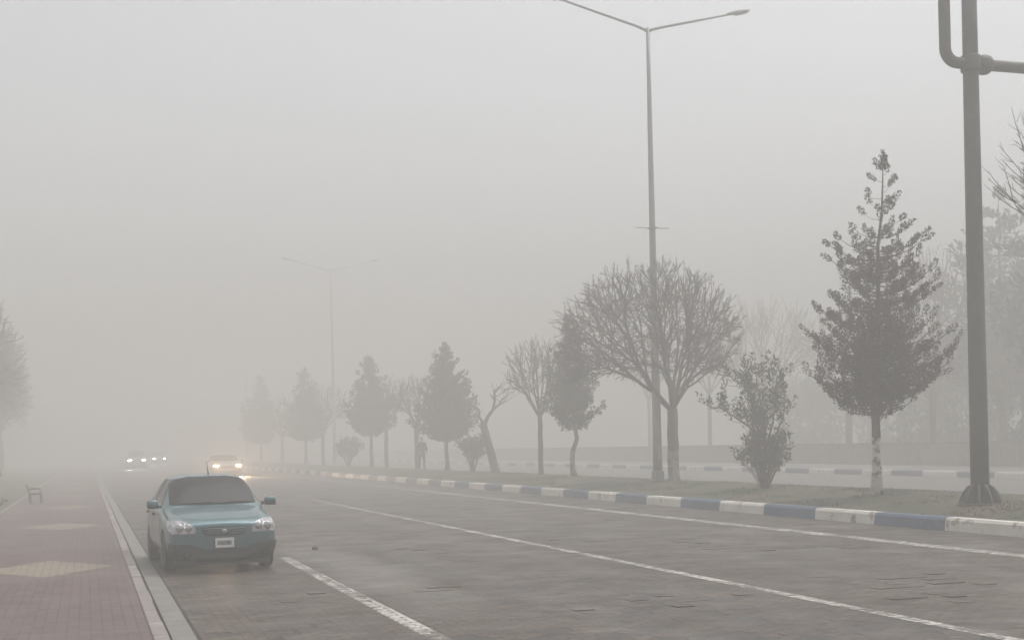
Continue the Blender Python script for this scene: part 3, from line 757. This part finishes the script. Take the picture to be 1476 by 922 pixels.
# ------------------------------------------------------------------ cars
def car_body_mesh():
    # y, z bottom, shoulder z, top z, half width, roof half width (None for bonnet)
    S = [(0.00,.30,.64,.70,.66,None),(0.03,.20,.68,.735,.755,None),(0.14,.17,.745,.79,.805,None),(0.40,.17,.80,.85,.826,None),(.75,.17,.845,.90,.834,None),(1.02,.18,.875,.945,.835,None),
         (1.08,.18,.885,.97,.835,.68),(1.40,.18,.90,1.19,.835,.665),(1.72,.18,.91,1.36,.835,.635),(1.86,.18,.91,1.395,.835,.63),(2.4,.18,.92,1.42,.835,.63),(3.05,.18,.93,1.395,.832,.61),
         (3.42,.19,.94,1.31,.82,.55),(3.66,.22,.94,1.10,.79,.58),(3.76,.26,.90,.99,.75,.56),(3.80,.34,.82,.88,.68,None)]
    bm = bmesh.new(); rings = []
    for y, zb, zs, zt, w, wr in S:
        if wr is None: up = [(.90*w, zs+.012), (.70*w, zs+.55*(zt-zs)), (.38*w, zs+.9*(zt-zs)), (0, zt)]
        else: up = [(.94*w, zs+.015), (wr, zt-.07 if zt > 1.05 else zt-.03), (wr*.72, zt-.014), (0, zt)]
        half = [(0, zb), (.80*w, zb), (.965*w, zb+.10), (w, zb+.32*(zs-zb)+.12*(zs-zb)), (.99*w, zs-.05)] + up
        ring = [bm.verts.new((x, y, z)) for x, z in half] + [bm.verts.new((-x, y, z)) for x, z in half[-2:0:-1]]
        rings.append(ring)
    n = len(rings[0])
    for a, b in zip(rings, rings[1:]):
        for k in range(n): bm.faces.new((a[k], a[(k+1) % n], b[(k+1) % n], b[k]))
    bm.faces.new(list(reversed(rings[0]))); bm.faces.new(rings[-1])
    bmesh.ops.recalc_face_normals(bm, faces=bm.faces)
    me = bpy.data.meshes.new('tmp'); bm.to_mesh(me); bm.free()
    o = bpy.data.objects.new('tmp', me); C.objects.link(o)
    s = o.modifiers.new('s', 'SUBSURF'); s.levels = s.render_levels = 3
    dg = bpy.context.evaluated_depsgraph_get(); dg.update()
    smooth = bpy.data.meshes.new_from_object(o.evaluated_get(dg))
    bv = BVHTree.FromObject(o, dg)
    # wheel arches
    cut = MB()
    for yy in (.74, 3.16):
        for sx in (-1, 1): cut.lathe([(.335, -.16), (.335, .16)], 28, (sx*.80, yy, .30), 'x')
    cm = bpy.data.meshes.new('cut'); cm.from_pydata(cut.v, [], cut.f)
    b2 = bmesh.new(); b2.from_mesh(cm); bmesh.ops.recalc_face_normals(b2, faces=b2.faces); b2.to_mesh(cm); b2.free()
    co = bpy.data.objects.new('cut', cm); C.objects.link(co)
    o.modifiers.remove(s); o.data = smooth
    bo = o.modifiers.new('b', 'BOOLEAN'); bo.operation = 'DIFFERENCE'; bo.object = co; bo.solver = 'EXACT'
    dg = bpy.context.evaluated_depsgraph_get(); dg.update()
    res = bpy.data.meshes.new_from_object(o.evaluated_get(dg)); res.name = 'car_body'
    bpy.data.objects.remove(o); bpy.data.objects.remove(co)
    for p in res.polygons: p.use_smooth = True
    return res, bv
BODY, BV = car_body_mesh()

def panel_mesh(poly, axis, off=.006, rim=.02, sub=3, origin_side=-1, near=.2, fine=.085):
    """a panel with the given outline that lies on the car body. axis 'y': outline in (x,z) seen from the front/back; 'x': (y,z); 'z': (x,y)"""
    bm = bmesh.new()
    vs = [bm.verts.new((p[0], p[1], 0)) for p in poly]; bm.faces.new(vs)
    for _ in range(1): bmesh.ops.subdivide_edges(bm, edges=bm.edges[:], cuts=sub, use_grid_fill=False)
    bmesh.ops.triangulate(bm, faces=bm.faces[:])
    for _ in range(5):
        long_ = [e for e in bm.edges if e.calc_length() > fine]
        if not long_: break
        bmesh.ops.subdivide_edges(bm, edges=long_, cuts=1); bmesh.ops.triangulate(bm, faces=bm.faces[:])
    for v in bm.verts:
        a, b = v.co.x, v.co.y
        if axis == 'y': o, d = Vector((a, -2 if origin_side < 0 else 6, b)), Vector((0, -origin_side, 0))
        elif axis == 'x': o, d = Vector((origin_side*3, a, b)), Vector((-origin_side, 0, 0))
        else: o, d = Vector((a, b, 3)), Vector((0, 0, -1))
        loc, nrm, i, dist = BV.ray_cast(o, d)
        if loc is None:
            loc, nrm, i, dist = BV.find_nearest(Vector((a, near, b)) if axis == 'y' else o + d*2.2)
        if nrm.dot(d) > 0: nrm = -nrm
        v.co = loc + nrm*off
    bmesh.ops.recalc_face_normals(bm, faces=bm.faces[:])
    av = sum((f.normal for f in bm.faces), Vector())
    want = {'y': Vector((0, origin_side, 0)), 'x': Vector((origin_side, 0, 0)), 'z': Vector((0, 0, 1))}[axis]
    if av.dot(want) < 0: bmesh.ops.reverse_faces(bm, faces=bm.faces[:])
    be = [e for e in bm.edges if len(e.link_faces) == 1]
    r = bmesh.ops.extrude_edge_only(bm, edges=be)
    inward = -want
    for g in r['geom']:
        if isinstance(g, bmesh.types.BMVert): g.co += inward*rim
    me = bpy.data.meshes.new('panel'); bm.to_mesh(me); bm.free()
    for p in me.polygons: p.use_smooth = False
    return me
def mirror(poly): return [(-x, z) for x, z in reversed(poly)]
P = {}
P['windscreen'] = panel_mesh([(-.67,.966),(-.3,.962),(.3,.962),(.67,.966),(.64,1.15),(.58,1.32),(.3,1.362),(-.3,1.362),(-.58,1.32),(-.64,1.15)], 'y', .012, .025, near=1.4, fine=.06)
P['rear_window'] = panel_mesh([(-.56,1.0),(.56,1.0),(.48,1.27),(-.48,1.27)], 'y', .012, origin_side=1, near=3.6)
hl = [(.42,.585),(.74,.585),(.80,.65),(.79,.755),(.62,.765),(.49,.725),(.425,.66)]
P['hl1'] = panel_mesh(hl, 'y', .012); P['hl-1'] = panel_mesh(mirror(hl), 'y', .012)
P['grille'] = panel_mesh([(-.355,.665),(-.28,.545),(.28,.545),(.355,.665),(.2,.677),(-.2,.677)], 'y', .006)
P['bumper'] = panel_mesh([(-.83,.45),(-.83,.24),(-.6,.18),(.6,.18),(.83,.24),(.83,.45),(.5,.43),(.3,.36),(-.3,.36),(-.5,.43)], 'y', .02)
P['intake'] = panel_mesh([(-.36,.235),(.36,.235),(.40,.295),(-.40,.295)], 'y', .026)
P['bonnet'] = panel_mesh([(-.56,.22),(-.3,.12),(.3,.12),(.56,.22),(.70,.98),(.3,1.01),(-.3,1.01),(-.70,.98)], 'z', .004, .012, fine=.06)
for s in (-1, 1):
    P['wf%d' % s] = panel_mesh([(1.36,.955),(2.22,.965),(2.22,1.33),(1.92,1.33),(1.74,1.28)], 'x', .010, origin_side=s, fine=.06)
    P['wr%d' % s] = panel_mesh([(2.30,.965),(3.22,.98),(3.12,1.18),(2.95,1.29),(2.30,1.33)], 'x', .010, origin_side=s, fine=.06)
    P['df%d' % s] = panel_mesh([(1.16,.28),(2.22,.28),(2.25,.6),(2.25,.925),(1.22,.915),(1.10,.8)], 'x', .004, .012, origin_side=s)
    P['dr%d' % s] = panel_mesh([(2.275,.28),(2.80,.28),(2.95,.55),(3.25,.72),(3.25,.935),(2.275,.925)], 'x', .004, .012, origin_side=s)
    P['tl%d' % s] = panel_mesh([(s*.52,.72),(s*.70,.74),(s*.70,.95),(s*.60,.97)][::1 if s > 0 else -1], 'y', .01, origin_side=1)

def rounded_box(mb, c, d, mi=0):
    """lathe-like squashed block with soft corners"""
    n0 = len(mb.v); prof = [(-1,.55),(-.85,.85),(-.4,1),(.4,1),(.85,.85),(1,.55)]
    for h, s in prof:
        for k in range(12):
            a = 2*math.pi*k/12; u = math.copysign(abs(math.cos(a))**.6, math.cos(a)); w_ = math.copysign(abs(math.sin(a))**.6, math.sin(a))
            mb.v.append((c[0]+d[0]*h, c[1]+d[1]*u*s, c[2]+d[2]*w_*s))
    for i in range(len(prof)-1):
        for k in range(12):
            k2 = (k+1) % 12; mb.f.append((n0+i*12+k, n0+i*12+k2, n0+(i+1)*12+k2, n0+(i+1)*12+k)); mb.m.append(mi)
    mb.f.append(tuple(n0+k for k in reversed(range(12)))); mb.m.append(mi)
    e = n0+12*(len(prof)-1); mb.f.append(tuple(e+k for k in range(12))); mb.m.append(mi)

def make_car(name, label, loc, paint, lamp=None, lamp2=None, scale=None, detail=True, group=None, cat='car'):
    t = thing(name, label, cat, loc, 0, group)
    if scale: t.scale = scale
    def mesh_obj(nm, me, m, parent=t):
        me = me.copy(); me.materials.clear(); me.materials.append(m); me.name = nm
        o = bpy.data.objects.new(nm, me); C.objects.link(o); o.parent = parent; return o
    body = mesh_obj('body', BODY, paint)
    ws = mesh_obj('windscreen', P['windscreen'], M['glass']); mesh_obj('rear_window', P['rear_window'], M['glass'])
    mb = MB()
    for x0, x1 in ((-.62, -.02), (.02, .58)):
        mb.tube([(x0,1.0,.972),(x0+.2,1.035,.985),(x1,1.045,.99)], .011, 5)
    mb.build('wiper', M['black'], ws)
    for s in (-1, 1):
        h = mesh_obj('headlight', P['hl%d' % s], M['headlamp'])
        mb = MB()
        for cx, r in ((.52*s, .055), (.655*s, .062)):
            loc_, nrm, i, d = BV.ray_cast(Vector((cx, -2, .672)), Vector((0, 1, 0)))
            mb.lathe([(r*.9, 0), (r, -.012), (r*.75, -.02)], 14, (cx, loc_.y-.013, .672), 'y')
        mb.build('reflector', M['reflector'] if not lamp else (lamp if s < 0 or not lamp2 else lamp2), h, True)
        for nm, a in (('door', 'df'), ('door', 'dr')):
            d = mesh_obj(nm, P['%s%d' % (a, s)], paint)
            mb = MB(); yy = 2.1 if a == 'df' else 3.1
            l_, nrm, i, ds = BV.ray_cast(Vector((s*3, yy, .80)), Vector((-s, 0, 0)))
            mb.box(min(l_.x+s*.004, l_.x+s*.035), max(l_.x+s*.004, l_.x+s*.035), yy-.09, yy+.09, .785, .82); mb.build('handle', M['black'], d)
        mesh_obj('side_window', P['wf%d' % s], M['glass']); mesh_obj('side_window', P['wr%d' % s], M['glass'])
        mesh_obj('tail_light', P['tl%d' % s], M['tail'])
        mb = MB(); rounded_box(mb, (s*.925, 1.24, .985), (.09, .055, .06), 0); mb.tube([(s*.78,1.24,.945),(s*.88,1.24,.965)], .03, 8)
        mr = mb.build('mirror', paint, t, True)
        mb = MB(); mb.box(s*.925-.075, s*.925+.075, 1.296, 1.300, .94, 1.03); mb.build('mirror_glass', M['glass'], mr)
        mb = MB(); mb.box(s*.925-.085, s*.925+.085, 1.182, 1.196, .915, .945); mb.build('mirror_trim', M['black'], mr)
    g = mesh_obj('grille', P['grille'], M['black'])
    mb = MB()
    for z in (.58, .612, .645):
        hw = .28+(z-.545)*.6
        pts = []
        for k in range(9):
            x = -hw+2*hw*k/8; l_, nr, i, d = BV.ray_cast(Vector((x, -2, z)), Vector((0, 1, 0))); pts.append((x, l_.y-.012, z))
        mb.tube(pts, .0085, 6)
    mb.build('grille_bar', paint, g, True)
    mb = MB(); mb.lathe([(.04,0),(.045,-.008),(.03,-.014)], 14, (0, -.022, .612), 'y')
    mb.v = [(x, y, .612+(z-.612)*.6) for x, y, z in mb.v]; mb.build('emblem', M['rim'], g, True)
    b = mesh_obj('bumper', P['bumper'], M['black']); mesh_obj('intake', P['intake'], M['joint'], b)
    mesh_obj('bonnet', P['bonnet'], paint)
    mb = MB(); mb.box(-.14, .14, -.052, -.035, .375, .515); mb.box(-.11, .10, -.0545, -.05, .415, .475, 1); mb.build('number_plate', [M['plate'], M['plategrey']], t, bevel=.006)
    for s in (-1, 1):
        l_, nr, i, d = BV.ray_cast(Vector((s*.56, -2, .28)), Vector((0, 1, 0)))
        mb = MB(); mb.lathe([(.05,.03),(.052,-.006),(.04,-.01)], 14, (s*.56, l_.y-.028, .29), 'y'); mb.build('fog_light', M['glass'], t, True)
    mb = MB(); mb.tube([(.05,1.98,1.395),(.05,2.06,1.50),(.05,2.16,1.60)], [.012,.006,.004], 6); mb.build('antenna', M['black'], t)
    for yy in (.74, 3.16):
        for s in (-1, 1):
            w_ = thing_part('wheel', t)
            mb = MB(); c = (s*.735, yy, .295)
            mb.lathe([(.19,-.085),(.275,-.088),(.293,-.065),(.295,0),(.293,.065),(.275,.088),(.19,.085)], 28, c, 'x'); tyre = mb.build('tyre', M['tyre'], w_, True)
            mb = MB(); mb.lathe([(.192,-.07),(.192,.07),(.15,.066),(.05,.078),(.01,.08)] if s > 0 else [(.01,-.08),(.05,-.078),(.15,-.066),(.192,-.07),(.192,.07)], 20, c, 'x'); mb.build('rim', M['rim'], w_, True)
    mb = MB(); mb.box(-.70, .70, .12, 3.6, .125, .30); mb.build('underbody', M['black'], t)
    return t
def thing_part(name, parent):
    o = bpy.data.objects.new(name, None); C.objects.link(o); o.parent = parent; o.empty_display_size = .1; return o

make_car('hatchback_car', 'teal hatchback with its lights off standing by the left kerb', (1.86, 19.36, 0), M['teal'], None, None, (.955, 1, 1), cat='car').rotation_euler = (0, 0, R(2.4))
def beams(car, power, col, spots):
    for s, f in spots:
        l = bpy.data.lights.new('headlight_beam', 'SPOT'); l.energy = power*f; l.color = col; l.spot_size = R(70); l.spot_blend = 1; l.shadow_soft_size = .05
        o = bpy.data.objects.new('headlight_beam', l); C.objects.link(o); o.parent = car; o.location = (s*.59, -.12, .67); o.rotation_euler = Vector((0, 1, .03)).to_track_quat('Z', 'Y').to_euler()
GC = 'oncoming cars with lit headlights in the fog'
c_ = make_car('oncoming_car', 'oncoming car with two warm yellow headlights, nearest in the fog', (9.35, 94, 0), M['silver'], M['lit_warm'], None, (1.3, 1.2, 1.12), group=GC); beams(c_, 5000, (1, .68, .40), ((-1, 1), (1, 1)))
c_ = make_car('oncoming_car', 'oncoming car whose left white headlight is brighter than the right', (5.2, 150, 0), M['silver'], M['lit_cool'], M['lit_dim'], (1.25, 1.2, 1.5), group=GC); beams(c_, 700, (1, .96, .88), ((-1, 1), (1, .3)))
c_ = make_car('oncoming_car', 'oncoming car with two small close white headlights, farthest away', (10.0, 198, 0), M['white'], M['lit_cool'], None, (1.2, 1.2, 1.4), group=GC); beams(c_, 1200, (1, .96, .88), ((-1, 1), (1, 1)))

# ------------------------------------------------------------------ person
def skin_mesh(name, chains, material, parent, levels=1, root=0):
    """chains: list of lists of (x,y,z,r); equal points are shared"""
    verts = []; idx = {}; edges = set(); rad = []
    for ch in chains:
        prev = None
        for x, y, z, r in ch:
            key = (round(x,4), round(y,4), round(z,4))
            if key not in idx: idx[key] = len(verts); verts.append((x,y,z)); rad.append(r)
            i = idx[key]
            if prev is not None and prev != i: edges.add((prev, i))
            prev = i
    me = bpy.data.meshes.new(name); me.from_pydata(verts, list(edges), [])
    o = bpy.data.objects.new(name, me); C.objects.link(o)
    o.modifiers.new('skin', 'SKIN'); s = o.modifiers.new('sub', 'SUBSURF'); s.levels = s.render_levels = levels
    sl = me.skin_vertices[0] if len(me.skin_vertices) else None
    if sl is None:
        bm = bmesh.new(); bm.from_mesh(me); lay = bm.verts.layers.skin.verify(); bm.to_mesh(me); bm.free(); sl = me.skin_vertices[0]
    for i, r in enumerate(rad): sl.data[i].radius = (r, r) if not isinstance(r, tuple) else r
    for i in range(len(rad)): sl.data[i].use_root = (i == root)
    dg = bpy.context.evaluated_depsgraph_get(); dg.update()
    res = bpy.data.meshes.new_from_object(o.evaluated_get(dg)); bpy.data.objects.remove(o)
    res.materials.clear(); res.materials.append(material)
    for p in res.polygons: p.use_smooth = True
    ob = bpy.data.objects.new(name, res); C.objects.link(ob); ob.parent = parent; return ob
px_, py_ = 18.45, 74.2
t = thing('person', 'person in a bulky dark coat standing on the median beside a bare tree', 'person', (px_, py_, med_z(px_, py_)+.01), R(12))
t.scale = (1.1, 1.1, 1.1)
def arm(s, e=0.0): return [(s*.04,0,1.40,.10+e),(s*.19,0,1.40,.065+e),(s*.28,.02,1.14,.05+e),(s*.22,-.12,.95,.042+e)]
def hand(s):
    out = [[(s*.22,-.12,.95,.042),(s*.19,-.16,.88,.038)]]
    for k, L in enumerate((.07,.08,.075,.06)):
        o = (k-1.5)*.018; out.append([(s*.19,-.16,.88,.038),(s*.185+o,-.175,.83,.009),(s*.18+o,-.165,.83-L*.6,.008),(s*.178+o,-.15,.83-L,.007)])
    out.append([(s*.19,-.16,.88,.038),(s*.16,-.19,.86,.010),(s*.15,-.20,.82,.008)])
    return out
body = [[(0,0,.92,.13),(0,.01,1.1,.12),(0,0,1.28,.13),(0,0,1.40,.10),(0,-.005,1.49,.05),(0,-.015,1.55,.06),(0,-.015,1.63,.085),(0,-.01,1.70,.075)]]
for s in (-1, 1):
    body += [[(0,0,1.40,.10)]+arm(s)[1:]] + hand(s)
    body += [[(0,0,.92,.13),(s*.10,0,.86,.085),(s*.125,-.01,.48,.058),(s*.135,.02,.10,.04),(s*.14,-.08,.04,.035),(s*.145,-.15,.035,.025)]]
bd = skin_mesh('body', body, M['skin'], t, 2)
mb = MB(); rounded_box(mb, (0,-.105,1.615), (.012,.02,.03)); mb.build('nose', M['skin'], bd, True)
for s in (-1, 1):
    mb = MB(); rounded_box(mb, (s*.032,-.094,1.645), (.012,.008,.007)); mb.build('eye', M['hair'], bd, True)
    mb = MB(); rounded_box(mb, (s*.088,-.005,1.62), (.012,.022,.034)); mb.build('ear', M['skin'], bd, True)
mb = MB(); rounded_box(mb, (0,-.094,1.57), (.025,.008,.006)); mb.build('mouth', M['tail'], bd, True)
skin_mesh('hair', [[(0,.025,1.60,.07),(0,.02,1.67,.09),(0,.0,1.735,.07)]], M['hair'], t, 2)
coat = [[(0,0,.68,.20),(0,0,.80,.19),(0,0,.95,.18),(0,.01,1.12,.165),(0,0,1.28,.165),(0,0,1.42,.12),(0,0,1.49,.08)]]
for s in (-1, 1): coat += [[(0,0,1.42,.12),(s*.17,0,1.37,.08),(s*.275,.02,1.12,.08),(s*.22,-.12,.96,.065)]]
skin_mesh('coat', coat, M['coat'], t, 2)
tr_ = [[(0,0,.95,.14),(0,0,.88,.14)]]
for s in (-1, 1): tr_ += [[(0,0,.88,.14),(s*.105,0,.82,.10),(s*.128,-.01,.48,.075),(s*.137,.02,.09,.062)]]
skin_mesh('trousers', tr_, M['trouser'], t, 2)
for s in (-1, 1): skin_mesh('shoe', [[(s*.138,.05,.045,.045),(s*.14,-.05,.045,.047),(s*.147,-.17,.035,.038)]], M['shoe'], t, 2)

# ------------------------------------------------------------------ bench and pebble on the left
t = thing('park_bench', 'slatted bench seen end on in fog on the left pavement', 'bench', (-1.72, 48.4, .13), R(90)); t.scale = (.8, .72, .78)
# local x runs along the bench (the pavement's direction), local y is its depth; it faces the road
for s in (-1, 1):
    mb = MB(); x = s*.72
    mb.tube([(x,-.27,0),(x,-.25,.42)], .028, 6); mb.tube([(x,.22,0),(x,.24,.42),(x,.36,.82)], .028, 6); mb.tube([(x,-.25,.41),(x,.25,.41)], .028, 6); mb.tube([(x,-.26,.42),(x,-.24,.62),(x,.26,.62)], .022, 6)
    mb.build('leg', M['iron'], t, True)
mb = MB()
for k in range(5): mb.box(-.85, .85, -.27+k*.105, -.27+k*.105+.085, .435, .47)
mb.build('seat', M['bench'], t, bevel=.006)
mb = MB()
for k in range(3):
    y0 = .25+k*.035; z0 = .52+k*.11; mb.box(-.85, .85, y0-.018, y0+.018, z0, z0+.09)
mb.build('backrest', M['bench'], t, bevel=.006)

bm = bmesh.new(); bmesh.ops.create_icosphere(bm, subdivisions=3, radius=1)
for v in bm.verts:
    k = 1+.3*mnoise.noise(v.co*1.7); v.co = Vector((v.co.x*.055*k, v.co.y*.075*k, v.co.z*.035*k+.02))
me = bpy.data.meshes.new('pebble'); bm.to_mesh(me); bm.free(); me.materials.append(M['stone'])
o = bpy.data.objects.new('pebble', me); C.objects.link(o); o.location = (3.78, 23.1, .004)
tag(o, 'small dark stone lying on the road right of the teal car', 'stone')

# ------------------------------------------------------------------ fog
mb = MB(); mb.box(-360, 360, -360, 360, -1.1, 17.3)
hz_ = mb.build('haze', None or M['joint']); hz_['kind'] = 'stuff'; hz_['label'] = 'dense pale morning fog'
vm = bpy.data.materials.new('fog'); vm.use_nodes = True; nt = vm.node_tree
nt.nodes.remove(nt.nodes['Principled BSDF'])
pv = nt.nodes.new('ShaderNodeVolumePrincipled')
pv.inputs['Color'].default_value = (.725, .717, .695, 1); pv.inputs['Density'].default_value = .0168; pv.inputs['Anisotropy'].default_value = 0.0
nt.links.new(pv.outputs['Volume'], nt.nodes['Material Output'].inputs['Volume'])
hz_.data.materials.clear(); hz_.data.materials.append(vm)

# ------------------------------------------------------------------ sky, sun
W = bpy.data.worlds.new('World'); sc.world = W; W.use_nodes = True; nt = W.node_tree
SUN_EL, SUN_AZ = R(67), R(80)     # azimuth measured from +Y towards +X
sky = nt.nodes.new('ShaderNodeTexSky'); sky.sky_type = 'NISHITA'; sky.sun_disc = False
sky.sun_elevation = SUN_EL; sky.sun_rotation = SUN_AZ; sky.dust_density = 6; sky.air_density = 1.0; sky.altitude = 0
hs = nt.nodes.new('ShaderNodeHueSaturation'); hs.inputs['Saturation'].default_value = .2
bg = nt.nodes['Background']; bg.inputs['Strength'].default_value = .15
nt.links.new(sky.outputs['Color'], hs.inputs['Color']); nt.links.new(hs.outputs['Color'], bg.inputs['Color'])
sl = bpy.data.lights.new('sun', 'SUN'); sl.energy = .5; sl.angle = R(60); sl.color = (1, .97, .93)
so = bpy.data.objects.new('sun', sl); C.objects.link(so)
d = Vector((math.sin(SUN_AZ)*math.cos(SUN_EL), math.cos(SUN_AZ)*math.cos(SUN_EL), math.sin(SUN_EL)))
so.rotation_euler = d.to_track_quat('Z', 'Y').to_euler(); so.location = d*300

# ------------------------------------------------------------------ camera
cam = bpy.data.cameras.new('camera'); co = bpy.data.objects.new('camera', cam); C.objects.link(co)
F_PX = 1900.0
cam.sensor_fit = 'HORIZONTAL'; cam.sensor_width = 36; cam.lens = F_PX/1476*36
cam.shift_y = (641.1-461)/1476
cam.clip_start = .1; cam.clip_end = 2000
YAW, ROLL = R(17.886), R(1.3)
f = Vector((math.sin(YAW), math.cos(YAW), 0)); r = Vector((math.cos(YAW), -math.sin(YAW), 0)); u = Vector((0,0,1))
r2 = r*math.cos(ROLL) - u*math.sin(ROLL); u2 = r*math.sin(ROLL) + u*math.cos(ROLL)
mw = Matrix((r2, u2, -f)).transposed().to_4x4(); mw.translation = (0, 0, 1.75)
co.matrix_world = mw
sc.camera = co

# ------------------------------------------------------------------ render
sc.render.engine = 'CYCLES'
cy = sc.cycles
cy.max_bounces = 8; cy.diffuse_bounces = 3; cy.glossy_bounces = 3; cy.transmission_bounces = 4; cy.transparent_max_bounces = 8; cy.volume_bounces = 4
cy.use_denoising = True
cy.sample_clamp_indirect = 6
cy.caustics_reflective = False; cy.caustics_refractive = False
vs = sc.view_settings; vs.view_transform = 'Standard'; vs.look = 'None'; vs.exposure = .62; vs.gamma = 1; vs.use_curve_mapping = False
